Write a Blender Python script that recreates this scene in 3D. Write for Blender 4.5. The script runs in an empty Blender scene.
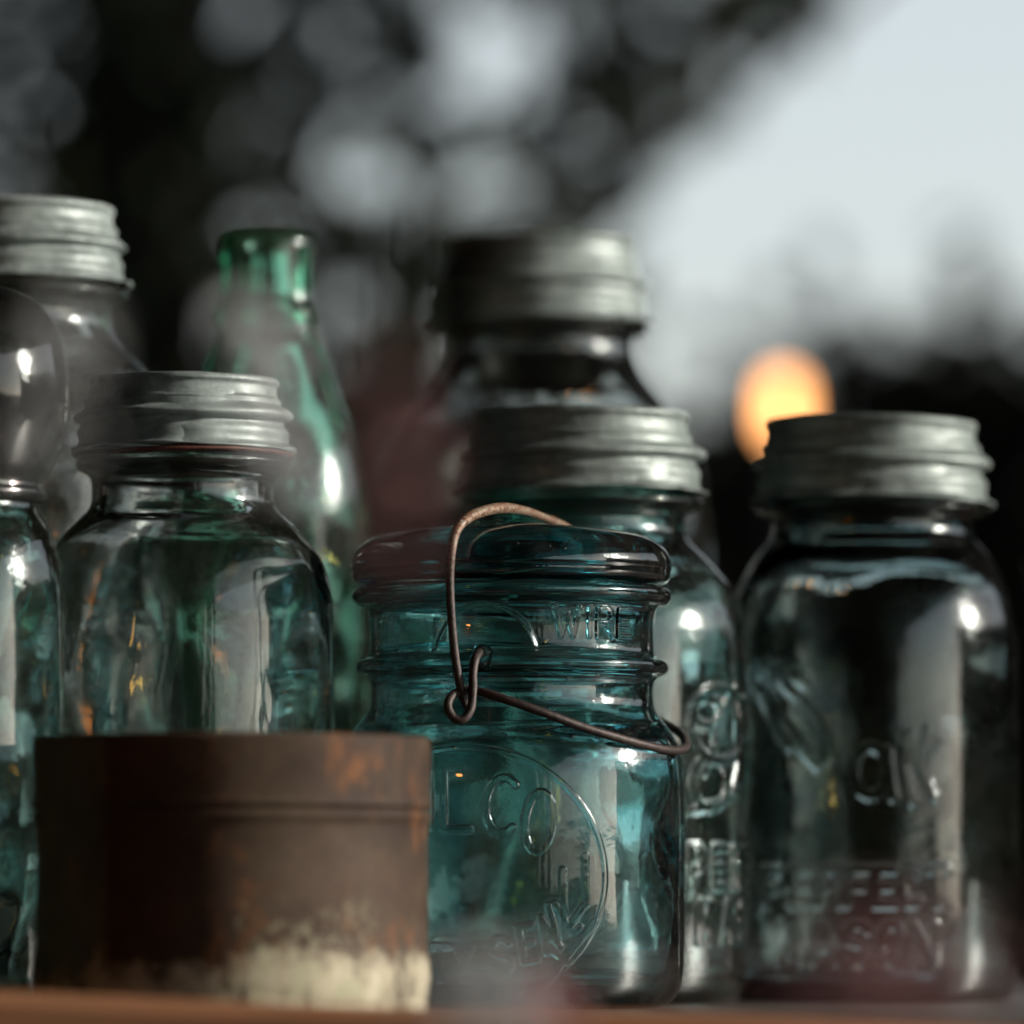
import bpy, math, random
import numpy as np
from mathutils import Vector
R = math.radians
S = bpy.context.scene
COL = S.collection
rng = np.random.default_rng(7)
random.seed(7)

# ------------------------------------------------------------------ camera
FOC = 1.85                      # metres to the sharp plane
PX = 0.304 / 1024               # metres per picture pixel on that plane
CH = 80 * PX                    # camera height above the table top
cd = bpy.data.cameras.new('camera')
cam = bpy.data.objects.new('camera', cd); COL.objects.link(cam); S.camera = cam
cam.location = (0, -FOC, CH); cam.rotation_euler = (R(90), 0, 0)
cd.sensor_width = 36; cd.lens = 36 * FOC / 0.304
cd.shift_y = 418 / 1024
cd.clip_start = 0.05; cd.clip_end = 2000
cd.dof.use_dof = True; cd.dof.focus_distance = 1.855; cd.dof.aperture_fstop = 7.5
cd.dof.aperture_blades = 0

# ------------------------------------------------------------------ sky and sun
SUN_EL, SUN_AZ = 17, 95        # azimuth clockwise from +Y (the viewing direction)
w = bpy.data.worlds.new('World'); S.world = w; w.use_nodes = True
nt = w.node_tree
sky = nt.nodes.new('ShaderNodeTexSky'); sky.sky_type = 'NISHITA'; sky.sun_disc = False
sky.sun_elevation = R(SUN_EL); sky.sun_rotation = R(SUN_AZ)
hs = nt.nodes.new('ShaderNodeHueSaturation'); hs.inputs['Saturation'].default_value = 0.42
nt.links.new(sky.outputs[0], hs.inputs['Color'])
bg = nt.nodes['Background']; bg.inputs[1].default_value = 0.14
nt.links.new(hs.outputs[0], bg.inputs[0])
sl = bpy.data.lights.new('sun', 'SUN'); sl.energy = 4.3; sl.angle = R(0.6); sl.color = (1, .93, .83)
so = bpy.data.objects.new('sun', sl); COL.objects.link(so)
e, a = R(SUN_EL), R(SUN_AZ)
so.rotation_euler = Vector((math.sin(a)*math.cos(e), math.cos(a)*math.cos(e), math.sin(e))).to_track_quat('Z', 'Y').to_euler()
so.location = (6, -1, 3)

S.view_settings.view_transform = 'Standard'; S.view_settings.look = 'None'
S.view_settings.gamma = 1; S.view_settings.exposure = 0.5
S.render.engine = 'CYCLES'
cy = S.cycles
cy.max_bounces = 22; cy.transmission_bounces = 20; cy.glossy_bounces = 6; cy.diffuse_bounces = 3
cy.transparent_max_bounces = 8; cy.volume_bounces = 0
cy.caustics_reflective = True; cy.caustics_refractive = True
cy.sample_clamp_indirect = 8.0; cy.blur_glossy = 0.0
cy.use_denoising = True
try: cy.denoiser = 'OPENIMAGEDENOISE'
except Exception: pass

# ------------------------------------------------------------------ helpers
def tag(o, label=None, cat=None, group=None, kind=None):
    for k, v in (('label', label), ('category', cat), ('group', group), ('kind', kind)):
        if v: o[k] = v
    return o
def thing(name, loc, label, cat, group=None, rot=(0, 0, 0)):
    o = bpy.data.objects.new(name, None); COL.objects.link(o)
    o.location = loc; o.rotation_euler = rot; o.empty_display_size = .02
    return tag(o, label, cat, group)
def obj(name, verts, faces, mat, parent=None, smooth=True, loc=None, label=None):
    me = bpy.data.meshes.new(name)
    if isinstance(faces, tuple):            # (quads ndarray, tris ndarray)
        q, t = faces
        v = np.asarray(verts, np.float32)
        me.vertices.add(len(v)); me.vertices.foreach_set('co', v.ravel())
        nl = len(q)*4 + len(t)*3
        me.loops.add(nl); me.loops.foreach_set('vertex_index', np.concatenate([q.ravel(), t.ravel()]).astype(np.int32))
        me.polygons.add(len(q)+len(t))
        st = np.concatenate([np.arange(len(q))*4, len(q)*4 + np.arange(len(t))*3]).astype(np.int32)
        me.polygons.foreach_set('loop_start', st)
        me.update(calc_edges=True)
    else:
        me.from_pydata([tuple(p) for p in verts], [], faces); me.update()
    if smooth: me.polygons.foreach_set('use_smooth', [True]*len(me.polygons))
    me.materials.append(mat)
    o = bpy.data.objects.new(name, me); COL.objects.link(o)
    if parent: o.parent = parent
    if loc: o.location = loc
    if label: o['label'] = label
    return o
def spline(pts, step):
    """dense smooth curve through pts (list of (r, z)), centripetal catmull-rom"""
    P = np.array(pts, float); P = np.vstack([2*P[0]-P[1], P, 2*P[-1]-P[-2]]); out = []
    for i in range(1, len(P)-2):
        p0, p1, p2, p3 = P[i-1:i+3]
        t = [0]
        for A, B in ((p0, p1), (p1, p2), (p2, p3)): t.append(t[-1] + max(np.linalg.norm(B-A), 1e-9)**.5)
        n = max(1, int(math.ceil(np.linalg.norm(p2-p1)/step)))
        for k in range(n):
            u = t[1] + (t[2]-t[1])*k/n
            A1 = (t[1]-u)/(t[1]-t[0])*p0 + (u-t[0])/(t[1]-t[0])*p1
            A2 = (t[2]-u)/(t[2]-t[1])*p1 + (u-t[1])/(t[2]-t[1])*p2
            A3 = (t[3]-u)/(t[3]-t[2])*p2 + (u-t[2])/(t[3]-t[2])*p3
            B1 = (t[2]-u)/(t[2]-t[0])*A1 + (u-t[0])/(t[2]-t[0])*A2
            B2 = (t[3]-u)/(t[3]-t[1])*A2 + (u-t[1])/(t[3]-t[1])*A3
            out.append((t[2]-u)/(t[2]-t[1])*B1 + (u-t[1])/(t[2]-t[1])*B2)
    out.append(P[-2]); out = np.array(out); out[:, 0] = np.maximum(out[:, 0], 0)
    return out
def lathe(prof, th, disp=None):
    """prof (n,2) of r,z whose two ends are on the axis; th = angles; returns verts, (quads, tris)"""
    p = prof[1:-1]; n, m = len(p), len(th)
    d = np.gradient(p, axis=0); L = np.linalg.norm(d, axis=1); L[L == 0] = 1
    nr, nz = d[:, 1]/L, -d[:, 0]/L
    T, Rr = np.meshgrid(th, p[:, 0]); Z = np.repeat(p[:, 1][:, None], m, 1)
    NR = np.repeat(nr[:, None], m, 1); NZ = np.repeat(nz[:, None], m, 1)
    if disp is not None:
        D = disp(T, Z, Rr, NR); Rr = np.maximum(Rr + NR*D, 1e-5); Z = Z + NZ*D
    V = np.stack([Rr*np.sin(T), -Rr*np.cos(T), Z], -1).reshape(-1, 3)
    i, j = np.meshgrid(np.arange(n-1), np.arange(m), indexing='ij'); j2 = (j+1) % m
    Q = np.stack([i*m+j, i*m+j2, (i+1)*m+j2, (i+1)*m+j], -1).reshape(-1, 4)
    V = np.vstack([V, [[0, 0, prof[0, 1]], [0, 0, prof[-1, 1]]]])
    jj = np.arange(m); k = (jj+1) % m
    t1 = np.stack([np.full(m, n*m), k, jj], -1); t2 = np.stack([np.full(m, n*m+1), (n-1)*m+jj, (n-1)*m+k], -1)
    return V, (Q, np.vstack([t1, t2]))
def angles(n, lo=None, hi=None, nd=0):
    """n even angles, or nd dense ones between lo and hi and n over the rest"""
    if lo is None: return np.linspace(-math.pi, math.pi, n, endpoint=False)
    return np.concatenate([np.linspace(lo, hi, nd, endpoint=False), np.linspace(hi, lo+2*math.pi, n, endpoint=False)])
def tube(path, rad, seg=10):
    P = spline3(path); n = len(P)
    rad = np.interp(np.linspace(0, 1, n), np.linspace(0, 1, len(rad)), rad) if hasattr(rad, '__len__') else np.full(n, rad)
    T = np.gradient(P, axis=0); T /= np.linalg.norm(T, axis=1)[:, None]
    N = np.cross(T[0], (0.3, 0.2, 1)); N /= np.linalg.norm(N); V = []; F = []
    for i in range(n):
        N = N - T[i]*np.dot(N, T[i]); N /= np.linalg.norm(N); B = np.cross(T[i], N)
        for k in range(seg):
            t = 2*math.pi*k/seg; V.append(P[i] + rad[i]*(N*math.cos(t)+B*math.sin(t)))
    for i in range(n-1):
        for k in range(seg):
            F.append((i*seg+k, i*seg+(k+1) % seg, (i+1)*seg+(k+1) % seg, (i+1)*seg+k))
    F.append(tuple(range(seg))[::-1]); F.append(tuple((n-1)*seg+k for k in range(seg)))
    return V, F
def spline3(pts, per=8):
    P = np.array(pts, float); P = np.vstack([2*P[0]-P[1], P, 2*P[-1]-P[-2]]); out = []
    for i in range(1, len(P)-2):
        for k in range(per):
            t = k/per; p0, p1, p2, p3 = P[i-1:i+3]
            out.append(.5*((2*p1)+(-p0+p2)*t+(2*p0-5*p1+4*p2-p3)*t*t+(-p0+3*p1-3*p2+p3)*t**3))
    out.append(P[-2]); return np.array(out)
def box(x0, x1, y0, y1, z0, z1, bev=0.0):
    import bmesh
    bm = bmesh.new(); r = bmesh.ops.create_cube(bm, size=1)
    for v in bm.verts:
        v.co = (x0+(v.co.x+.5)*(x1-x0), y0+(v.co.y+.5)*(y1-y0), z0+(v.co.z+.5)*(z1-z0))
    if bev: bmesh.ops.bevel(bm, geom=list(bm.edges), offset=bev, segments=3, affect='EDGES', profile=.5)
    V = [tuple(v.co) for v in bm.verts]; bm.verts.index_update(); F = [tuple(v.index for v in f.verts) for f in bm.faces]
    bm.free(); return V, F
def join(parts):
    V = []; F = []
    for v, f in parts:
        b = len(V); V += [tuple(p) for p in v]; F += [tuple(i+b for i in q) for q in f]
    return V, F

# ------------------------------------------------------------------ materials
class Mat:
    def __init__(s, name):
        s.m = bpy.data.materials.new(name); s.m.use_nodes = True; s.t = s.m.node_tree
        s.t.nodes.clear(); s.out = s.n('OutputMaterial')
        s.co = s.n('TexCoord').outputs['Object']
    def n(s, kind, **kw):
        x = s.t.nodes.new('ShaderNode'+kind)
        for k, v in kw.items(): setattr(x, k, v)
        return x
    def l(s, a, b): s.t.links.new(a, b)
    def noise(s, scale, detail=4, rough=.5, stretch=None, dist=0):
        n = s.n('TexNoise'); n.inputs['Scale'].default_value = scale; n.inputs['Detail'].default_value = detail
        n.inputs['Roughness'].default_value = rough; n.inputs['Distortion'].default_value = dist
        src = s.co
        if stretch:
            mp = s.n('Mapping'); mp.inputs['Scale'].default_value = stretch; s.l(s.co, mp.inputs[0]); src = mp.outputs[0]
        s.l(src, n.inputs['Vector']); return n.outputs['Fac']
    def ramp(s, fac, stops):
        r = s.n('ValToRGB'); e = r.color_ramp.elements
        while len(e) < len(stops): e.new(.5)
        for k, (p, c) in zip(e, stops):
            k.position = p; k.color = (*c, 1) if hasattr(c, '__len__') else (c, c, c, 1)
        s.l(fac, r.inputs[0]); return r.outputs[0]
    def mix(s, f, a, b):
        m = s.n('MixRGB')
        for k, v in ((0, f), (1, a), (2, b)):
            if isinstance(v, (int, float)): m.inputs[k].default_value = v
            elif isinstance(v, tuple): m.inputs[k].default_value = (*v, 1)
            else: s.l(v, m.inputs[k])
        return m.outputs[0]
    def bump(s, h, dist, strength=1.0, nrm=None):
        b = s.n('Bump'); b.inputs['Distance'].default_value = dist; b.inputs['Strength'].default_value = strength
        s.l(h, b.inputs['Height'])
        if nrm: s.l(nrm, b.inputs['Normal'])
        return b.outputs[0]
    def bsdf(s, color, rough=.5, metal=0.0, nrm=None, spec=.5):
        p = s.n('BsdfPrincipled')
        for k, v in (('Base Color', color), ('Roughness', rough), ('Metallic', metal)):
            if isinstance(v, tuple): p.inputs[k].default_value = (*v, 1)
            elif isinstance(v, (int, float)): p.inputs[k].default_value = v
            else: s.l(v, p.inputs[k])
        p.inputs['Specular IOR Level'].default_value = spec
        if nrm: s.l(nrm, p.inputs['Normal'])
        s.l(p.outputs[0], s.out.inputs[0]); return p
def glass(name, absorb, dust=.006, wave=.6, tint=(1, 1, 1)):
    """old blown glass: clear surface, colour from the depth of the glass, faint dust"""
    M = Mat(name)
    g = M.n('BsdfGlass'); g.inputs['Roughness'].default_value = 0.0; g.inputs['IOR'].default_value = 1.5
    g.inputs['Color'].default_value = (*tint, 1)
    h1 = M.noise(38, 2, .5, (1, 1, .35)); h2 = M.noise(240, 2, .5)
    b = M.bump(h1, .0016*wave, .55); b = M.bump(h2, .00012*wave, .5, b)
    M.l(b, g.inputs['Normal'])
    d = M.n('BsdfDiffuse'); d.inputs[0].default_value = (.55, .55, .5, 1)
    f = M.noise(60, 6, .75); f = M.ramp(f, [(.45, 0), (.75, dust*4)])
    f2 = M.n('Math', operation='ADD'); M.l(f, f2.inputs[0]); f2.inputs[1].default_value = dust*.35
    sp = M.ramp(M.noise(1100, 2, .5), [(.70, 0), (.74, .16)])       # dried specks
    f3 = M.n('Math', operation='ADD'); M.l(f2.outputs[0], f3.inputs[0]); M.l(sp, f3.inputs[1])
    mx = M.n('MixShader'); M.l(f3.outputs[0], mx.inputs[0]); M.l(g.outputs[0], mx.inputs[1]); M.l(d.outputs[0], mx.inputs[2])
    gl = M.n('BsdfGlossy'); gl.inputs["Roughness"].default_value = .10; gl.inputs['Color'].default_value = (.9, 1, 1, 1)
    M.l(M.bump(M.noise(420, 4, .6), .00022, .8, b), gl.inputs['Normal'])
    m2 = M.n('MixShader'); m2.inputs[0].default_value = .016       # worn outer skin that catches the sun
    M.l(mx.outputs[0], m2.inputs[1]); M.l(gl.outputs[0], m2.inputs[2])
    M.l(m2.outputs[0], M.out.inputs['Surface'])
    mxa = max(absorb); v = M.n('VolumeAbsorption'); v.inputs['Density'].default_value = mxa
    v.inputs['Color'].default_value = (1-absorb[0]/mxa, 1-absorb[1]/mxa, 1-absorb[2]/mxa, 1)
    M.l(v.outputs[0], M.out.inputs['Volume'])
    return M.m
AQUA = glass('aqua_glass', (128, 46, 41), .006)
AQUA_LIGHT = glass('pale_aqua_glass', (92, 36, 42), .006)
SMOKY = glass('smoky_aqua_glass', (185, 138, 140), .003)
GREYED = glass('greyed_clear_glass', (58, 52, 56), .006)
CLEAR = glass('clear_glass', (32, 25, 28), .006, .35)
GREEN = glass('green_glass', (115, 25, 58), .01)
TEAL = glass('teal_glass', (130, 48, 52), .006)

def zinc(name, base, dark):
    M = Mat(name)
    n1 = M.noise(55, 8, .65); n2 = M.noise(320, 5, .6); n3 = M.noise(18, 3, .5, (1, 1, 4))
    c = M.ramp(n1, [(.38, dark), (.60, base)])
    c = M.mix(M.ramp(n2, [(.5, 0), (.72, .5)]), c, tuple(min(1, k*1.45) for k in base))
    c = M.mix(M.ramp(n3, [(.55, 0), (.75, .45)]), c, tuple(k*.45 for k in dark))
    b = M.bump(n1, .0006, .35); b = M.bump(n2, .00018, .6, b)
    M.bsdf(c, .5, .35, b, .4); return M.m
ZINC = zinc('galvanised_zinc', (.29, .335, .325), (.13, .158, .152))
ZINC_WARM = zinc('dull_zinc', (.22, .258, .245), (.10, .122, .115))
def simple(name, c1, c2, scale, rough, metal=0, bump=.0003, stretch=None, spec=.5):
    M = Mat(name); n = M.noise(scale, 7, .65, stretch)
    M.bsdf(M.ramp(n, [(.35, c1), (.65, c2)]), rough, metal, M.bump(n, bump, .6), spec); return M.m
RUBBER = simple('old_red_rubber', (.05, .015, .01), (.12, .035, .02), 200, .6)
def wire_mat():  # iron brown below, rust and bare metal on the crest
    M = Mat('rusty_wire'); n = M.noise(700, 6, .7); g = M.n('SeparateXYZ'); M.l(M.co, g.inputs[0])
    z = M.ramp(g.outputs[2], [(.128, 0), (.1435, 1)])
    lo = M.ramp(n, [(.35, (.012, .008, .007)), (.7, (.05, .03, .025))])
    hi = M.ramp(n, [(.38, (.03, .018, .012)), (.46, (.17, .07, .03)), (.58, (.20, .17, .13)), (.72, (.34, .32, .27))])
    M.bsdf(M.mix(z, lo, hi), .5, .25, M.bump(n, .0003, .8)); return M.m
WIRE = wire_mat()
def tin_mat(band):
    M = Mat('rusted_tin' if band else 'rusted_tin_lid')
    g = M.n('SeparateXYZ'); M.l(M.co, g.inputs[0])
    n1 = M.noise(24, 8, .72); n2 = M.noise(90, 6, .7, (1, 1, .3)); n3 = M.noise(400, 4, .6); n4_ = M.noise(65, 5, .65, (1, 1, .55))
    c = M.ramp(n1, [(.35, (.022, .012, .008)), (.5, (.048, .029, .018)), (.65, (.07, .046, .03))])
    c = M.mix(M.ramp(n4_, [(.55, 0), (.68, .6)]), c, (.20, .072, .018))
    c = M.mix(M.ramp(n3, [(.5, 0), (.7, .35)]), c, (.025, .015, .011))
    if band:
        ad = M.n('Math', operation='MULTIPLY_ADD'); M.l(n1, ad.inputs[0]); ad.inputs[1].default_value = -.045
        ad2 = M.n('Math', operation='ADD'); M.l(g.outputs[2], ad2.inputs[0]); ad2.inputs[1].default_value = .045; M.l(ad2.outputs[0], ad.inputs[2])
        bandf = M.ramp(ad.outputs[0], [(.0345, 1), (.0362, 0)])
        cream = M.ramp(n2, [(.36, (.07, .055, .04)), (.46, (.36, .32, .225)), (.75, (.52, .47, .36))])
        c = M.mix(bandf, c, cream)
        n4 = M.noise(150, 7, .75); up = M.ramp(g.outputs[2], [(.012, 1), (.034, 0)])
        fl = M.n('Math', operation='MULTIPLY'); M.l(M.ramp(n4, [(.5, 0), (.6, 1)]), fl.inputs[0]); M.l(up, fl.inputs[1])
        gx = M.ramp(g.outputs[0], [(.0, 0), (.004, 1), (.036, 1), (.042, 0)])
        f3 = M.n('Math', operation='MULTIPLY'); M.l(fl.outputs[0], f3.inputs[0]); M.l(gx, f3.inputs[1])
        c = M.mix(f3.outputs[0], c, (.34, .33, .22))
    M.bsdf(c, .7, 0, M.bump(n1, .0008, .5), .2); return M.m
WOOD = simple('warm_wood', (.20, .085, .04), (.42, .2, .10), 30, .55, 0, .0006, (.15, 3, 3))
WOOD_GREY = simple('weathered_table_wood', (.03, .018, .013), (.08, .05, .036), 30, .45, 0, .0006, (.15, 3, 3))
DARKWOOD = simple('dark_blocker_boards', (.012, .009, .008), (.03, .024, .02), 6, .8, 0, .002, (4, 4, .3), .1)
BARK = simple('dark_bark', (.008, .007, .006), (.022, .018, .015), 12, .95, 0, .01, (2, 2, .4), 0)
def leaf_mat(name, c, sp=.1):
    M = Mat(name); n = M.noise(4, 3); M.bsdf(M.ramp(n, [(.3, tuple(k*.6 for k in c)), (.7, c)]), .7, 0, None, sp); return M.m
LEAF = leaf_mat('dark_leaves', (.018, .024, .014))
HEDGE = leaf_mat('hedge_leaves', (.022, .024, .018), .05)
GROUND = simple('grass_ground', (.02, .03, .015), (.05, .06, .03), 3, .9, 0, .02, None, .1)
IRON = simple('black_iron', (.01, .01, .01), (.02, .02, .02), 50, .5, .5)
def glow(name, col, e):
    M = Mat(name); em = M.n('Emission'); em.inputs[0].default_value = (*col, 1); em.inputs[1].default_value = e
    M.l(em.outputs[0], M.out.inputs[0]); return M.m
def petal(name, c):
    M = Mat(name); n = M.noise(300, 2); col = M.ramp(n, [(.3, tuple(k*.8 for k in c)), (.7, c)])
    d = M.n('BsdfDiffuse'); t = M.n('BsdfTranslucent'); M.l(col, d.inputs[0]); M.l(col, t.inputs[0])
    x = M.n('MixShader'); x.inputs[0].default_value = .4; M.l(d.outputs[0], x.inputs[1]); M.l(t.outputs[0], x.inputs[2])
    M.l(x.outputs[0], M.out.inputs[0]); return M.m

# ------------------------------------------------------------------ setting
V = [(-400, -400, -.9), (400, -400, -.9), (400, 600, -.9), (-400, 600, -.9)]
tag(obj('ground', V, [(0, 1, 2, 3)], GROUND, smooth=False), kind='structure')

tb = thing('wooden_table', (0, .1, -.9), 'long wooden table carrying the glass jars, warm brown edge at the bottom', 'table')
TY0 = -.30
obj('table_top', *box(-.75, .75, TY0-.1+.002, .65, .868, .9, .003), WOOD_GREY, tb)
# front edging strip: its top edge climbs a little to the left
zl, zr = .9+.0085, .9-.0005
V = []; F = []
xs = np.linspace(-.75, .75, 40)
for x in xs:
    z = np.interp(x, [-.13, .13], [zl, zr]) + .0006*math.sin(x*31) if abs(x) < .13 else (zl if x < 0 else zr) + .0006*math.sin(x*31)
    for y, zz in ((-.428, .85), (-.428, z-.003), (-.425, z), (-.403, z), (-.4, z-.003), (-.4, .85)): V.append((x, y, zz))
for i in range(39):
    for k in range(6):
        k2 = (k+1) % 6; F.append((i*6+k, i*6+k2, (i+1)*6+k2, (i+1)*6+k))
F.append(tuple(range(6))); F.append(tuple(39*6+k for k in range(6))[::-1])
obj('front_edge', V, F, WOOD, tb, False)
for sx in (-.68, .68):
    for sy in (-.33, .58):
        obj('leg', *box(sx-.03, sx+.03, sy-.03, sy+.03, 0, .868, .003), WOOD_GREY, tb)

# added porch, never in view: its boards and roof block sky light
pc = thing('added_porch', (-1.5, -3.0, -.9), 'added dark porch behind the viewpoint, unseen, that blocks sky light from the jars', 'porch')
def pbox(name, x0, x1, y0, y1, z0, z1): return obj(name, *box(x0+1.5, x1+1.5, y0+3, y1+3, z0+.9, z1+.9, .004), DARKWOOD, pc)
pbox('rear_blocker', -3.4, 1.15, -3.9, -3.8, -.9, 1.4)
pbox('side_blocker', -3.4, -3.3, -3.795, 3.2, -.9, 1.4)
pbox('roof', -3.5, 1.75, -4.1, 2.2, 1.405, 1.5)  # added cover that keeps overhead sky off the jars
pbox('post', .78, .9, -2.35, -2.23, -.9, 1.4)  # added for a dark upright reflection in the jars
pbox('post', .78, .9, 1.95, 2.07, -.9, 1.4)
pbox('rail_blocker', 1.16, 1.74, -3.86, -3.8, -.9, .17)
pbox('gable_blocker', 1.16, 1.74, -3.86, -3.8, .62, 1.4)
pbox('front_blocker', -3.29, 1.745, 2.205, 2.235, .86, 1.404)
pbox('corner_post', 1.745, 1.86, -3.9, -3.79, -.9, 1.4)
pbox('side_rail_blocker', 1.79, 1.83, -3.785, -1.3, -.9, .12)
pbox('fascia_blocker', 1.755, 1.785, -3.785, 2.2, .98, 1.404)

# ------------------------------------------------------------------ trees behind
def leaves(cen, size, n_seed, flat=.35):
    """one small bent diamond leaf at every centre"""
    r = np.random.default_rng(n_seed); n = len(cen)
    d = r.normal(size=(n, 3)); d /= np.linalg.norm(d, axis=1)[:, None]
    u = r.normal(size=(n, 3)); u -= d*(u*d).sum(1)[:, None]; u /= np.linalg.norm(u, axis=1)[:, None]
    s = size*r.uniform(.6, 1.3, n)[:, None]
    a = cen-d*s; b = cen+d*s; c = cen+u*s*.5+np.cross(d, u)*s*.15; e_ = cen-u*s*.5+np.cross(d, u)*s*.15
    V = np.stack([a, c, b, e_], 1).reshape(-1, 3); i = np.arange(n)[:, None]*4
    return V, (np.concatenate([i, i+1, i+2, i+3], 1), np.zeros((0, 3), int))
def at(px, py, D):
    k = PX*D/FOC; return (px-512)*k, CH+(930-py)*k
TD = 10.5; TYY = TD-FOC
gaps = [(492, 40, 72), (520, 75, 40), (478, 182, 34), (335, 180, 36), (250, 20, 34), (655, 20, 36), (745, 70, 34), 
        (338, 292, 24), (150, -90, 40), (400, -90, 50), (640, 120, 16), (345, 360, 22)]
def crown_ok(x, z):
    k = PX*TD/FOC; px = x/k+512; py = 930-(z-CH)/k
    ok = np.ones(len(px), bool)
    for gx, gy, gr in gaps: ok &= ((px-gx)**2+(py-gy)**2) > (gr*(1+.35*np.sin(3*np.arctan2(py-gy, px-gx)+gx)+.2*np.sin(7*np.arctan2(py-gy, px-gx)+gy))*rng.uniform(.35, 1.15, len(px)))**2
    edge = np.interp(py, [-900, -300, 0, 60, 120, 190, 250, 330, 420], [1200, 1000, 835, 800, 720, 640, 615, 640, 640])
    return ok & (px < edge + 14*np.sin(py*.07)+10*np.sin(py*.19))
N = 44000
c = np.stack([rng.uniform(-2.6, .95, N), rng.uniform(-.7, .9, N), rng.uniform(.75, 3.7, N)], 1)
ell = ((c[:, 0]+.75)/1.95)**2 + (c[:, 1]/1.0)**2 + ((c[:, 2]-2.1)/1.5)**2
sparse = rng.random(N) < np.where(c[:, 0] < -.78, .36, np.where(c[:, 0] > -.48, .7, .8))
c = c[(ell < 1) & crown_ok(c[:, 0]*TD/(TD+c[:, 1]), CH+(c[:, 2]-CH)*TD/(TD+c[:, 1])) & sparse]
tx, _ = at(148, 0, TD)
tr = thing('broadleaf_tree', (tx, TYY, -.9), 'large dark blurred tree with a thick black trunk behind the jars', 'tree')
Vt = []; Ft = []
k_ = PX*TD/FOC
Vt, Ft = tube([(0, 0, 0), (.01, 0, .6), (0, 0, 1.4), (-.01, 0, 2.2), (.02, 0, 3.2), (.05, 0, 4.2)], [.17, .128, .124, .122, .11, .06], 20)
br = [tube([(0, 0, 2.2), (.3, .05, 2.55), (.75, .1, 3.0), (1.2, .1, 3.3)], [.05, .04, .03, .015]),
      tube([(0, 0, 1.9), (-.3, .1, 2.4), (-.8, .1, 2.9)], [.05, .035, .015]),
      tube([(0, 0, 1.75), (.35, .0, 2.05), (.8, .1, 2.2), (1.3, .1, 2.6)], [.035, .028, .02, .01])]
obj('trunk', *join([(Vt, Ft)]+br), BARK, tr)
V, F = leaves(c - np.array([tx, 0, -.9]), .045, 3)
cr = obj('crown', V, F, LEAF, tr, False)

# far hedge: a leafy bank that ends the sky low in the picture
HD = 17.0
def hedge(name, x0, x1, y0, y1, ztop, n, label, seed, size=.09, slope=0, soft=.05):
    t = thing(name, ((x0+x1)/2, (y0+y1)/2, -.9), label, 'hedge')
    cx, cyy = (x0+x1)/2, (y0+y1)/2
    r = np.random.default_rng(seed)
    xs = r.uniform(x0, x1, n); ys = r.uniform(y0, y1, n)
    top = ztop*(1+slope*xs+.05*np.sin(xs*1.7+seed)+.04*np.sin(xs*4.3+ys)+.03*np.sin(xs*11))+.9
    zs = top*np.sqrt(r.uniform(0, 1, n))*(1+np.abs(r.normal(0, soft, n))); face = r.random(n)
    ys = np.where(face < .7, y0+r.exponential(.12, n), ys)
    V, F = leaves(np.stack([xs-cx, ys-cyy, zs], 1), size, seed+1)
    obj('foliage', V, F, HEDGE, t, False)
    obj('stems', *box(x0-cx+.3, x1-cx-.3, y0-cyy+.35, y1-cyy-.2, 0, (ztop+.9)*.82), BARK, t, False)
_, hz = at(0, 440, HD)
hedge('hedge', -4, 4.5, HD-FOC, HD-FOC+1.2, hz, 26000, 'dark blurred hedge far behind the jars below the bright sky', 11, slope=.02, soft=.07)
hedge('hedge', 3.0, 5.0, 4.5, 7.4, 4.2, 9000, 'added tall dark hedge to the right, unseen, that shades the trunk', 23, .14)  # added out of view to keep sun off the trunk

hedge('hedge', 3.2, 4.2, -0.9, 4.2, .72, 14000, 'added long low hedge off to the right, unseen, that blocks low sky light', 31, .12)  # added unseen to cut the bright low sky on the sun side
hedge('hedge', 1.75, 6.5, 9.0, 10.4, 5.0, 26000, 'added row of tall dark trees, unseen to the right, that blocks the sky', 61, .15)  # added beyond the frame to hide sky from the glass
hedge('hedge', -7.0, -1.9, 9.0, 10.4, 5.0, 26000, 'added row of tall dark trees, unseen to the left, that blocks the sky', 67, .15)  # matching row added on the left, again to hide sky
hedge('hedge', -9.0, -4.5, 3.6, 15.0, 4.5, 26000, 'added tall dark hedge far left of the table, unseen, that blocks sky light', 47, .16)  # added unseen to darken the left sides of the jars

# glowing lantern in the distance
lx, lz = at(783, 405, 8.6)
lp = thing('garden_lantern', (lx, 8.6-FOC, -.9), 'round warm orange glowing lantern, blurred, behind the right-hand jar', 'lantern')
V, F = tube([(0, 0, 0), (0, 0, .7), (0, 0, lz+.9-.055)], .009); obj('pole', V, F, IRON, lp)
pf = spline([(0, -.042), (.015, -.042), (.021, -.025), (.021, .02), (.015, .034), (0, .038)], .004); pf[:, 1] += lz+.9
V, F = lathe(pf, angles(24)); obj('lamp_globe', V, F, glow('warm_lamp_glow', (1, .43, .15), 4.5), lp)
pf = spline([(0, -.055), (.014, -.055), (.014, -.046), (0, -.0455)], .003); pf[:, 1] += lz+.9
V, F = lathe(pf, angles(24)); obj('lamp_cap', V, F, IRON, lp)

# second lantern, added out of view to put orange glints in the glass
lx2, ly2, lz2 = -.95, -1.35, .20
hl = thing('glint_lantern', (lx2, ly2, lz2), 'added orange lantern, out of view, that puts glints in the jars', 'lantern')
pf = spline([(0, -.03), (.03, -.028), (.045, -.012), (.045, .012), (.03, .03), (0, .038)], .005)
V, F = lathe(pf, angles(24)); obj('lamp_globe', V, F, glow('glint_lantern_glow', (1, .30, .05), 26), hl)
V, F = tube([(0, 0, .038), (0, 0, .8), (0, 0, 1.4-lz2)], .002, 6); obj('cord', V, F, IRON, hl)

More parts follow.
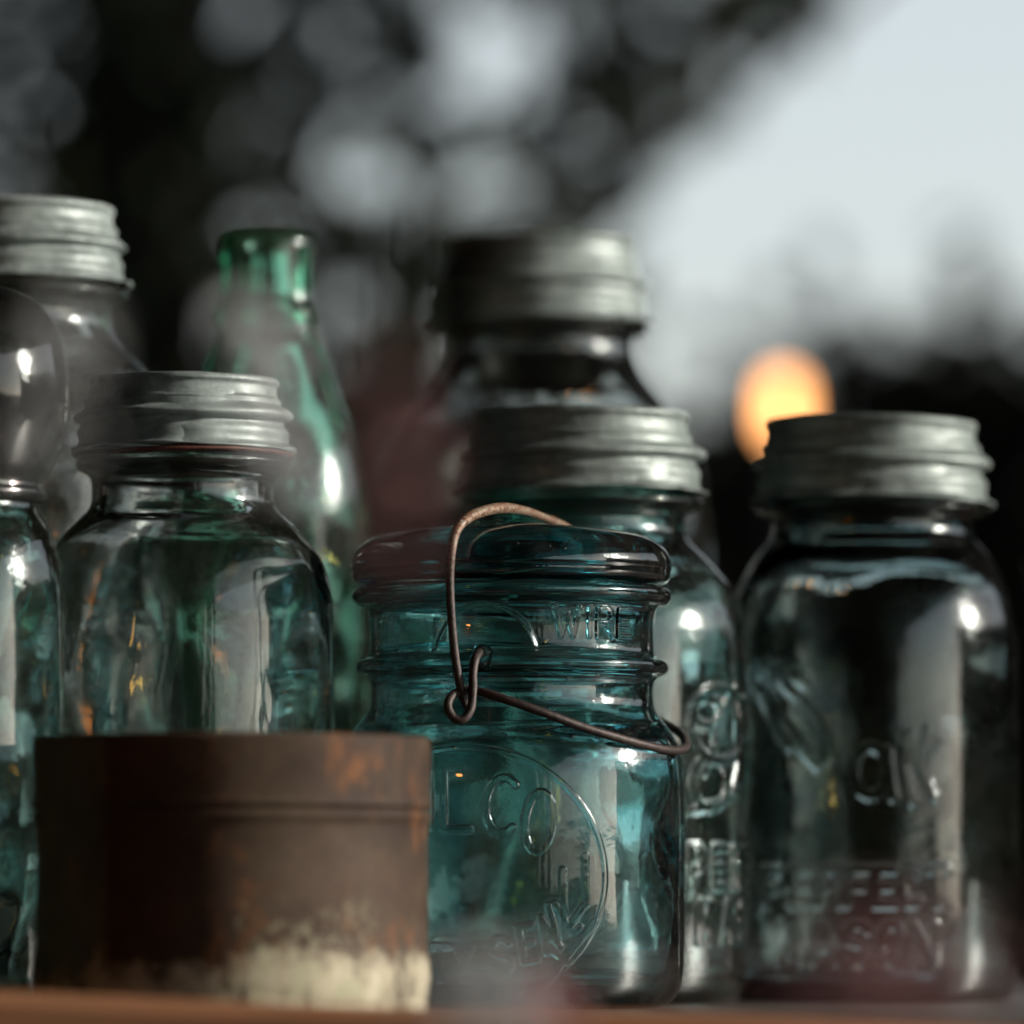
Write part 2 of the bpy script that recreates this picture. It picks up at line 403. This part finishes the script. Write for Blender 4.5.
# ------------------------------------------------------------------ embossed lettering on glass
ARC = lambda cx, cy_, rx, ry, a0, a1, n=18: [(cx+rx*math.cos(R(t)), cy_+ry*math.sin(R(t))) for t in np.linspace(a0, a1, n)]
FONT = {  # unit boxes, y down
 'W': [[(0, 0), (.25, 1), (.5, .25), (.75, 1), (1, 0)]], 'I': [[(.5, 0), (.5, 1)]],
 'R': [[(0, 1), (0, 0), (.6, 0), (.9, .12), (.9, .38), (.6, .52), (0, .52)], [(.5, .52), (1, 1)]],
 'E': [[(1, 0), (0, 0), (0, 1), (1, 1)], [(0, .5), (.8, .5)]], 'P': [[(0, 1), (0, 0), (.7, 0), (1, .15), (1, .4), (.7, .55), (0, .55)]],
 'F': [[(1, 0), (0, 0), (0, 1)], [(0, .5), (.8, .5)]], 'C': [ARC(.5, .5, .5, .5, -50, -310)], 'O': [ARC(.5, .5, .5, .5, 0, 360)],
 'T': [[(0, 0), (1, 0)], [(.5, 0), (.5, 1)]], 'M': [[(0, 1), (.05, 0), (.5, .75), (.95, 0), (1, 1)]],
 'A': [[(0, 1), (.5, 0), (1, 1)], [(.2, .62), (.8, .62)]], 'N': [[(0, 1), (0, 0), (1, 1), (1, 0)]],
 'S': [[(.95, .15), (.7, 0), (.3, 0), (.05, .15), (.05, .38), (.3, .48), (.7, .52), (.95, .65), (.95, .87), (.7, 1), (.3, 1), (.05, .87)]],
 'L': [[(0, 0), (0, 1), (.9, 1)]], 'Y': [[(0, 0), (.5, .5), (1, 0)], [(.5, .5), (.5, 1)]]}
def place(ch, x, y, w_, h, rot=0):
    out = []
    for ln in FONT[ch]:
        q = []
        for u, v in ln:
            dx, dy = (u-.5)*w_, (v-.5)*h; c_, s_ = math.cos(R(rot)), math.sin(R(rot))
            q.append((x+dx*c_-dy*s_, y+dx*s_+dy*c_))
        out.append(q)
    return out
def relief(strokes, half, soft, height):
    """strokes in surface units (u, z) metres -> function of u, z"""
    segs = []
    for ln in strokes:
        for A, B in zip(ln[:-1], ln[1:]): segs.append((*A, *B))
    segs = np.array(segs)
    def f(u, z):
        d = np.full(u.shape, 1.0)
        for x0, y0, x1, y1 in segs:
            lo = half+soft
            m = (u > min(x0, x1)-lo) & (u < max(x0, x1)+lo) & (z > min(y0, y1)-lo) & (z < max(y0, y1)+lo)
            if not m.any(): continue
            U, Z = u[m], z[m]; dx, dy = x1-x0, y1-y0; L2 = dx*dx+dy*dy+1e-12
            t = np.clip(((U-x0)*dx+(Z-y0)*dy)/L2, 0, 1)
            d[m] = np.minimum(d[m], np.hypot(U-x0-t*dx, Z-y0-t*dy))
        s_ = np.clip((half+soft-d)/soft, 0, 1)
        return height*s_*s_*(3-2*s_)
    return f

# ------------------------------------------------------------------ jars
class Frame:
    """px rows / columns of the picture at the depth of one thing, to real metres on the table"""
    def __init__(s, cx, y):
        s.y = y; s.k = PX*(FOC+y)/FOC; s.cx = cx; s.x = (cx-512)*s.k
    def z(s, py): return CH+(930-py)*s.k
    def bot(s): return 930+CH/s.k
    def prof(s, pts, fr=None):
        b = s.bot(); return [(max(0, r)*s.k, max(0.0, s.z(min(p, b)))) for r, p in pts]
WAV = lambda seed: (lambda T, Z: .5*np.sin(3*T+seed+Z*40)+.35*np.sin(5*T-seed*2+Z*75)+.25*np.sin(8*T+seed*3-Z*130)+.3*np.sin(2*T+Z*190+seed))
def jar_shell(fr, outer, inner, mat, parent, name='glass_body', seed=1, emb=None, dense=None, rows=None, amp_o=.00015, amp_i=.0005, bead=0):
    O = fr.prof(outer); I = fr.prof(inner)
    po = spline(O, .0012); pi = spline(I, .0018)
    if rows is not None:                                     # refine the profile where there is lettering
        z0, z1, step = rows; q = []
        for A, B in zip(po[:-1], po[1:]):
            q.append(A)
            if z0 < A[1] < z1 and abs(B[1]-A[1]) > step:
                for t in np.linspace(0, 1, int(abs(B[1]-A[1])/step)+1, endpoint=False)[1:]: q.append(A*(1-t)+B*t)
        q.append(po[-1]); po = np.array(q)
    nO = len(po); P = np.vstack([po, pi])
    P = P[np.r_[True, np.linalg.norm(np.diff(P, axis=0), axis=1) > 1e-7]]
    th = angles(150) if dense is None else angles(*dense)
    wv = WAV(seed); rmax = po[:, 0].max()
    def disp(T, Z, Rr, NR):
        isin = np.zeros(T.shape, bool); isin[min(nO, len(T)-1)-1:, :] = True
        side = np.clip(Rr/rmax*3-1.6, 0, 1)
        D = np.where(isin, amp_i, amp_o)*wv(T, Z)*side
        if emb is not None:
            for rad, f, za, zb in emb:
                m = ~isin & (Z > za) & (Z < zb) & (NR > .3)
                D[m] += f(rad*T[m], Z[m])
        return D
    V, F = lathe(P, th, disp)
    return obj(name, V, F, mat, parent)

T_OUT = [(0, 1003), (95, 1003), (115, 1008), (130, 1007), (143, 998), (149, 980), (151, 950), (151, 640), (150, 600), (146, 575), (137, 552), (122, 532), (106, 515), (97, 506), (94, 500), (94, 476), (97, 471), (106, 467), (110, 461), (108, 455), (100, 452), (95, 449), (94, 440), (93, 400), (92, 386), (88, 381)]
T_IN = [(82, 384), (80, 500), (86, 512), (108, 530), (124, 548), (133, 570), (138, 610), (140, 640), (140, 950), (135, 978), (118, 992), (60, 994), (0, 984)]
L_OUT = [(0, 1), (80, .8), (92, 0), (96, 1), (97.3, 3.5), (97.6, 6), (95.6, 8.5), (95.2, 11), (95.8, 16), (97, 21), (99.6, 23.5), (100, 26), (99.2, 28), (101, 32), (106.5, 35.5), (110.5, 39), (110.8, 42), (108.5, 44.3), (103.5, 46), (102.5, 48.5), (104, 52), (106.3, 55), (106.8, 59), (106, 64), (106.5, 69), (109.5, 72.5), (114, 74), (114.6, 75.5)]
L_IN = [(110, 75.6), (104, 71), (102.5, 60), (100, 45), (97, 30), (93.5, 12), (88, 6), (0, 5)]
def mason_jar(name, cx, y, lid_r, body_r, ylt, ylb, yneck, ysh, mat, lidmat, label, cat='glass jar', seed=1, gasket=None, tilt=0, yaw=0, lidtilt=0, **kw):
    ylt += 8; ylb += 6; yneck += 5; ysh += 3
    fr = Frame(cx, y); b = fr.bot(); b0 = 1008
    my = lambda p: float(np.interp(p, [371, 446, 500, 600, b0], [ylt, ylb, yneck, ysh, b]))
    mr = lambda r: float(np.interp(r, [0, 110, 151], [0, lid_r, body_r]))
    t = thing(name, (fr.x, y, 0), label, cat, 'glass jars with ribbed zinc screw lids', rot=(0, R(tilt), 0))
    g = jar_shell(fr, [(mr(r), my(p)) for r, p in T_OUT], [(mr(r), my(p)) for r, p in T_IN], mat, t, seed=seed, **kw)
    sy = (ylb-ylt)/75.0; sr = lid_r/110.0
    lo = [(r*sr, ylt+p*sy) for r, p in L_OUT]; li = [(r*sr, ylt+p*sy) for r, p in L_IN]
    P = np.vstack([spline(fr.prof(lo), .0007), spline(fr.prof(li), .002)])
    P = P[np.r_[True, np.linalg.norm(np.diff(P, axis=0), axis=1) > 1e-7]]
    zt = fr.z(ylt); zb = fr.z(ylb); hgt = zt-zb
    def disp(T, Z, Rr, NR):
        f = np.clip((zt-Z)/hgt, 0, 1)
        a_ = .00035*np.sin(2*T+seed)+.00022*np.sin(5*T+seed*2+f*5)+.00012*np.sin(11*T+seed)
        mid = np.exp(-((f-.5)/.22)**2)
        return a_*(.4+f) + .0005*mid*np.sin(T+seed*1.3+(f*14))
    V, F = lathe(P, angles(160), disp)
    V = np.asarray(V)
    if lidtilt: V[:, 2] += V[:, 0]*math.tan(R(lidtilt))
    # thread of the lid climbs slightly round the lid
    ang = np.arctan2(V[:, 0], -V[:, 1]); ff = np.clip((zt-V[:, 2])/hgt, 0, 1)
    V[:, 2] += .0009*(ang/math.pi)*np.exp(-((ff-.55)/.25)**2)
    obj('screw_lid', V, F, lidmat, t)
    if gasket:
        gp = spline([(.9*lid_r*fr.k, fr.z(ylb+8)), (lid_r*1.0*fr.k, fr.z(ylb+8)), (lid_r*1.035*fr.k, fr.z(ylb+5)), (lid_r*1.0*fr.k, fr.z(ylb+2)), (.9*lid_r*fr.k, fr.z(ylb+2))], .001)
        gp = np.vstack([gp, gp[:1]]); th = angles(90); m = len(th); n = len(gp)-1
        Vg = [(r*math.sin(a_), -r*math.cos(a_), z+.0003*math.sin(3*a_)) for r, z in gp[:-1] for a_ in th]
        Fg = [(i*m+j, i*m+(j+1) % m, ((i+1) % n)*m+(j+1) % m, ((i+1) % n)*m+j) for i in range(n) for j in range(m)]
        obj('rubber_ring', Vg, Fg, gasket, t)
    return t, fr

def surf(fr, strokes, rad):
    """picture strokes -> (arc length, z) on a cylinder of radius rad px"""
    out = []
    for ln in strokes:
        out.append([(rad*fr.k*math.asin(max(-.999, min(.999, (x-fr.cx)/rad))), fr.z(y)) for x, y in ln])
    return out
def arc_text(txt, fr, rad, th0, dth, y, w_, h):
    """letters set side by side round the jar, centred at th0 + i*dth (degrees)"""
    out = []
    for i, ch in enumerate(txt):
        if ch == ' ': continue
        for ln in place(ch, 0, 0, w_, h): out.append([(rad*fr.k*R(th0+i*dth)+u*fr.k, fr.z(y+v)) for u, v in ln])
    return out

# clear jar on the left, in front
mason_jar('mason_jar', 183, .065, 108, 151, 371, 445, 500, 600, CLEAR, ZINC,
          'clear jar with ribbed zinc lid and dark red rubber ring, right behind the rusty tin', seed=2.2, gasket=RUBBER, lidtilt=-.6, amp_o=.00014, amp_i=.0004)
# tall jar far left
mason_jar('mason_jar', 12, .19, 116, 172, 199, 279, 325, 450, GREYED, ZINC,
          'tall clear jar with pale zinc lid at the left edge, highest lid of all', seed=4.1)
# tall jar behind the middle
mason_jar('mason_jar', 541, .42, 108, 172, 233, 318, 348, 520, GREYED, ZINC,
          'tall blurred jar at the back, its zinc lid rising above the middle jar', seed=5.3)
# middle aqua jar with script
fm = Frame(580, .17)
st = surf(fm, [ARC(716, 728, 29, 36, 0, 360, 30), ARC(703, 716, 14, 14, 20, 330), ARC(706, 785, 17, 26, -60, 240, 22),
               [(722, 705), (712, 745), (700, 775)], [(733, 690), (738, 720), (736, 760), (730, 790)], [(741, 700), (743, 750)], [(690, 812), (715, 806), (738, 790)]], 168)
st += arc_text('PERFECT', fm, 168, 42, 11.5, 868, 17, 38) + arc_text('MASON', fm, 168, 46, 13, 922, 18, 38)
e1 = relief(st, .0010, .0012, .00055)
mason_jar('mason_jar', 580, .17, 123, 168, 405, 488, 530, 640, AQUA_LIGHT, ZINC_WARM,
          'aqua jar with zinc lid in the middle, half hidden behind the wire bail jar', seed=6.4, dense=(110, R(25), R(95), 190),
          rows=(fm.z(960), fm.z(670), .0005), emb=[(168*fm.k, e1, fm.z(965), fm.z(665))])
# right aqua jar with script
fR = Frame(872, .235)
st = surf(fR, [[(752, 690), (763, 700), (782, 728), (796, 752), (812, 770)], [(760, 700), (775, 735), (786, 750)], [(778, 686), (790, 700), (808, 722), (820, 745), (821, 762), (812, 768)],
               [(768, 678), (786, 680), (800, 690)], ARC(862, 775, 16, 24, 0, 360, 24), [(878, 755), (884, 800)], [(900, 740), (893, 770), (903, 805)], [(918, 735), (912, 770), (924, 800)],
               ], 145)
st += surf(fR, sum([place(ch, x, 888, 19, 34) for ch, x in zip('PERFECT', (772, 797, 824, 850, 876, 902, 928))], []) +
           sum([place(ch, x, 943, 22, 36) for ch, x in zip('MASON', (786, 818, 850, 882, 914))], []), 145)
e2 = relief(st, .0010, .0014, .00042)
mason_jar('mason_jar', 872, .235, 117, 146, 413, 497, 530, 650, SMOKY, ZINC_WARM,
          'dark aqua jar with scuffed zinc lid, before the orange lantern on the right', seed=7.7, lidtilt=-1.2, dense=(110, R(-75), R(45), 260),
          rows=(fR.z(975), fR.z(670), .0005), emb=[(145*fR.k, e2, fR.z(980), fR.z(665))])

# ---- aqua jar with glass lid and wire bail (the sharp one)
fb = Frame(512, .05)
bj = thing('wire_bail_jar', (fb.x, .05, 0), 'small aqua jar with domed glass lid and rusty wire bail, sharpest in the photo', 'glass jar')
O = [(0, 1003), (100, 1003), (128, 1008), (145, 1008), (158, 1003), (167, 992), (171, 975), (172, 950), (172, 790), (171, 768), (167, 748), (158, 730), (148, 717), (143, 708), (142, 684), (146, 678), (154, 674), (157, 668), (154, 662), (146, 659), (143, 654), (143, 614), (146, 608), (155, 605), (160, 598), (158, 591), (151, 588), (140, 587)]
I = [(131, 590), (129, 610), (128, 712), (136, 730), (150, 748), (156, 770), (158, 800), (158, 955), (152, 978), (135, 990), (60, 992), (0, 984)]
sb = [ARC(465, 878, 138, 127, -180, 180, 70)]
letters = place('L', 460, 805, 28, 54, 0) + place('C', 503, 809, 33, 54, 4) + place('O', 538, 825, 27, 58, 6)
letters += place('T', 442, 962, 16, 32, 2) + place('Y', 465, 963, 15, 32, 0) + [[(477, 964), (488, 964)]] + place('S', 502, 955, 17, 32, -6)
letters += place('E', 527, 943, 13, 34, -10) + place('A', 546, 934, 14, 34, -22) + place('L', 566, 916, 10, 32, -30)
letters += [[(561, 872), (562, 934)], [(547, 906), (556, 942)], [(580, 908), (562, 936)], [(548, 948), (566, 961)], [(583, 858), (584, 905)], [(592, 922), (560, 962), (545, 985)]]
tri = [[(433, 778), (433, 830)]]
sb_s = surf(fb, sb+tri, 172); lt_s = surf(fb, letters, 172)
eb1 = relief(sb_s, .0004, .0007, .00028); eb2 = relief(lt_s, .0008, .0006, .0006)
wi = surf(fb, place('W', 566, 628, 24, 27)+place('I', 588, 628, 4, 27)+place('R', 604, 628, 15, 27)+place('E', 623, 628, 12, 27), 143)
ew = relief(wi, .0006, .0005, .0008)
# round boss on the neck behind the wire hinge
bc = (143*fb.k*math.asin((485-512)/143), fb.z(662)); 
def boss(u, z):
    d = np.hypot(u-bc[0], z-bc[1]); rr = 55*fb.k
    s_ = np.clip((rr-d)/.0022, 0, 1); return .0010*s_*s_*(3-2*s_)
jar_shell(fb, O, I, AQUA, bj, seed=1.3, dense=(140, R(-32), R(60), 430), rows=(fb.z(1004), fb.z(600), .00028), amp_i=.0006, amp_o=.00018,
          emb=[(172*fb.k, eb1, fb.z(1006), fb.z(735)), (172*fb.k, eb2, fb.z(1006), fb.z(735)), (143*fb.k, ew, fb.z(652), fb.z(608)), (143*fb.k, boss, fb.z(657), fb.z(606))])
LO = [(0, 549), (60, 551), (96, 560), (104, 584), (150, 585), (157, 582), (160, 575), (160, 563), (155, 551), (143, 541), (122, 534), (80, 529), (0, 526)]
P = spline(fb.prof(LO), .0009)
V, F = lathe(P, angles(200), lambda T, Z, Rr, NR: .0002*np.sin(3*T+1)+.00012*np.sin(7*T)+.00035*np.exp(-((Z-fb.z(573))/.0006)**2)*-1)
obj('glass_lid', V, F, AQUA, bj)
def wp(px, y, py): return (((px-512)*PX*(FOC+y)/FOC)-fb.x, y-.05, CH+(930-py)*PX*(FOC+y)/FOC)
bail = [wp(466, .0015, 706), wp(461, -.001, 690), wp(455, -.002, 655), wp(451, -.003, 610), wp(450, -.003, 575), wp(452, -.003, 548), wp(457, .000, 530), wp(468, .006, 518), wp(484, .015, 511),
        wp(503, .026, 508), wp(525, .042, 511), wp(545, .06, 518), wp(566, .082, 527), wp(584, .100, 545), wp(588, .104, 590), wp(586, .102, 650), wp(580, .1, 700)]
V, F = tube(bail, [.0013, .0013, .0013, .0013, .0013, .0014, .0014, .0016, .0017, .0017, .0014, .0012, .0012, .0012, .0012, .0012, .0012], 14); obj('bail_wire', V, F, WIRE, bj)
lev = [wp(480, .007, 652), wp(476, .001, 657), wp(473, -.0015, 672), wp(473, -.0025, 692), wp(471, -.004, 708), wp(464, -.005, 719), wp(454, -.005, 718), wp(448, -.0045, 707),
       wp(451, -.003, 697), wp(459, -.0005, 692), wp(470, .0008, 690), wp(482, -.002, 692), wp(510, -.004, 701), wp(545, -.0035, 713), wp(580, .0005, 726), wp(612, .006, 736), wp(645, .0165, 745), wp(668, .028, 750),
       wp(683, .043, 749), wp(686, .057, 742), wp(676, .076, 730), wp(640, .098, 712), wp(600, .1065, 700), wp(580, .106, 690)]
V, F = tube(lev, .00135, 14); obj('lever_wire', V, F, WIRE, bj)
V, F = lathe(spline([(0, -.0005), (.0028, 0), (.0035, .0012), (.0022, .003), (0, .0034)], .0004), angles(24))
V = np.asarray(V); V = np.stack([V[:, 0], -V[:, 2], V[:, 1]], 1) + np.array(wp(482, .0085, 656))
obj('hinge_ear', V, F, AQUA, bj)

# ---- green bottle
fg = Frame(268, .30)
gb = thing('green_bottle', (fg.x, .30, 0), 'slim green glass bottle with a bare neck standing behind the clear jars', 'bottle')
O = [(0, 1000), (80, 1000), (92, 992), (99, 975), (101, 950), (101, 560), (99, 505), (92, 460), (80, 418), (66, 376), (54, 342), (50, 330), (52, 322), (54, 316), (51, 310), (48, 304), (47, 262), (47, 244), (44, 236), (38, 232)]
I = [(32, 234), (30, 245), (34, 330), (52, 380), (68, 422), (80, 465), (87, 510), (89, 560), (89, 950), (80, 978), (0, 975)]
jar_shell(fg, O, I, GREEN, gb, seed=3.3)

# ---- small aqua bottle added in place of the bail jar mirrored in the clear jar
fs = Frame(276, .19)
sb_ = thing('reflection_bottle', (fs.x, .19, 0), 'small dark aqua bottle with ringed neck, added to stand in for a reflection in the clear jar', 'bottle')
O = [(0, 1000), (30, 1000), (37, 995), (40, 980), (40, 745), (39, 730), (34, 715), (31, 700), (31, 672), (34, 668), (34, 662), (31, 658), (31, 632), (35, 628), (37, 621), (35, 614), (32, 611), (35, 607), (36, 598), (30, 590), (22, 588)]
I = [(18, 590), (20, 640), (21, 710), (26, 735), (28, 760), (28, 970), (20, 985), (0, 985)]
jar_shell(fs, O, I, AQUA, sb_, seed=5.1)

# ---- aqua jar with tall domed glass lid at the left edge
fe = Frame(-52, -.055)
ej = thing('stoppered_jar', (fe.x, -.055, 0), 'aqua glass jar with a tall domed glass lid, cut by the left edge', 'glass jar')
O = [(0, 1010), (90, 1010), (104, 1004), (112, 985), (115, 950), (116, 640), (114, 580), (108, 548), (100, 525), (92, 512), (90, 503)]
I = [(80, 505), (82, 520), (94, 548), (101, 580), (103, 640), (103, 960), (90, 992), (0, 985)]
jar_shell(fe, O, I, TEAL, ej, seed=8.8, amp_i=.001)
O = [(0, 506), (60, 506), (76, 502), (98, 500), (99, 493), (96, 486), (106, 470), (117, 435), (121, 390), (116, 345), (98, 310), (60, 290), (0, 284)]
P = np.vstack([spline(fe.prof(O[:1]+[(58, 506), (62, 500), (90, 440), (102, 390), (90, 330), (50, 306), (0, 300)]), .002)]) if False else None
Oin = [(0, 500), (40, 500), (48, 490)]
V, F = lathe(spline(fe.prof(O), .0014), angles(140), lambda T, Z, Rr, NR: .0005*WAV(4.)(T, Z)*np.clip(Rr/.02-.3, 0, 1))
obj('domed_lid', V, F, TEAL, ej)

# ---- rusty tin
ft = Frame(232, -.13)
tn = thing('rusty_tin', (ft.x, -.13, 0), 'round rusty brown tin with a worn cream band at its foot, front left', 'tin')
bt = ft.bot()
O = [(0, bt-3), (188, bt-3), (193, bt-1), (196, bt-3), (196, bt-10), (195.5, 900), (195.5, 828), (196.5, 824), (199, 820), (199, 815), (196, 811), (195, 806), (195, 790)]
I = [(190, 790), (190, 900), (190, bt-8), (0, bt-8)]
P = np.vstack([spline(ft.prof(O), .0012), spline(ft.prof(I), .005)])
dent = lambda T, Z, Rr, NR: (.00022*np.sin(3*T+2)+.00012*np.sin(7*T+Z*60))*np.clip((.0505-Z)/.006, 0, 1)*np.clip(Rr/.03-.5, 0, 1)
V, F = lathe(P, angles(200), dent); obj('tin_body', V, F, tin_mat(True), tn)
O = [(0, 742), (150, 742), (185, 741), (192, 738), (196, 738), (198, 741), (198.5, 750), (198.5, 800), (199.5, 806), (199.5, 809)]
I = [(197.3, 809), (196.8, 800), (196.5, 745), (190, 744.5), (0, 744.5)]
P = np.vstack([spline(ft.prof(O), .001), spline(ft.prof(I), .004)])
V, F = lathe(P, angles(200), dent); obj('tin_lid', V, F, tin_mat(False), tn)

# ------------------------------------------------------------------ added stems near the lens, blurred to stand in for haze
def stem(cx, cy_, D, w_, h_, n, size, mat, label, seed, slant=0, cat='haze_stand_in', group='blurred stems standing in for haze'):  # made-up stem whose petals blur into a veil of haze
    x, z = at(cx, cy_, D); k = PX*D/FOC; y = D-FOC
    t = thing('haze_spray', (x, y, -.9), label, cat, group)
    r = np.random.default_rng(seed)
    V, F = tube([(0, 0, 0), (.004, 0, .4), (0, 0, z+.9-h_*k*.5), (slant*h_*k*.3, 0, z+.9+h_*k*.4)], .00035, 6); obj('stem', V, F, STEM, t)
    v = r.uniform(-.5, .5, n); u = r.normal(0, .28, n)*(1-.5*np.abs(v))
    c = np.stack([(u*w_+slant*v*h_)*k, r.normal(0, .003, n), v*h_*k+z+.9], 1)
    V, F = leaves(c, size, seed+5); obj('blossom', V, F, mat, t, False)  # petals scattered only to blur into a haze patch
STEM = leaf_mat('stem_green', (.05, .06, .03))
WHITE_P = petal('white_haze_petals', (.72, .74, .76)); RED_P = petal('red_haze_petals', (.50, .07, .07)); PINK_P = petal('rose_haze_petals', (.85, .46, .48))  # tints of the added haze
stem(272, 400, 1.05, 60, 190, 130, .0022, WHITE_P, 'added pale grey-white blur standing in for haze over the green bottle', 51, -.25)
stem(398, 455, .86, 75, 190, 26, .0017, PINK_P, 'added dull red blur standing in for haze between the green bottle and the bail jar', 52, -.1)
stem(55, 385, .92, 70, 150, 42, .002, WHITE_P, 'added pale blur standing in for haze over the domed lid at the left edge', 53, .1)
stem(495, 990, 1.05, 150, 90, 150, .0019, WHITE_P, 'added white blur standing in for haze low at the foot of the bail jar', 54)
stem(548, 1002, 1.12, 40, 30, 60, .0020, RED_P, 'added small red blur standing in for haze at the foot of the bail jar, bottom centre', 55)
stem(890, 975, .76, 260, 110, 50, .0017, PINK_P, 'added wide dull red blur standing in for haze low before the right jar', 56)
stem(985, 1000, 1.02, 10, 8, 12, .0018, WHITE_P, 'added tiny pale blur standing in for a glint in the bottom right corner', 57)
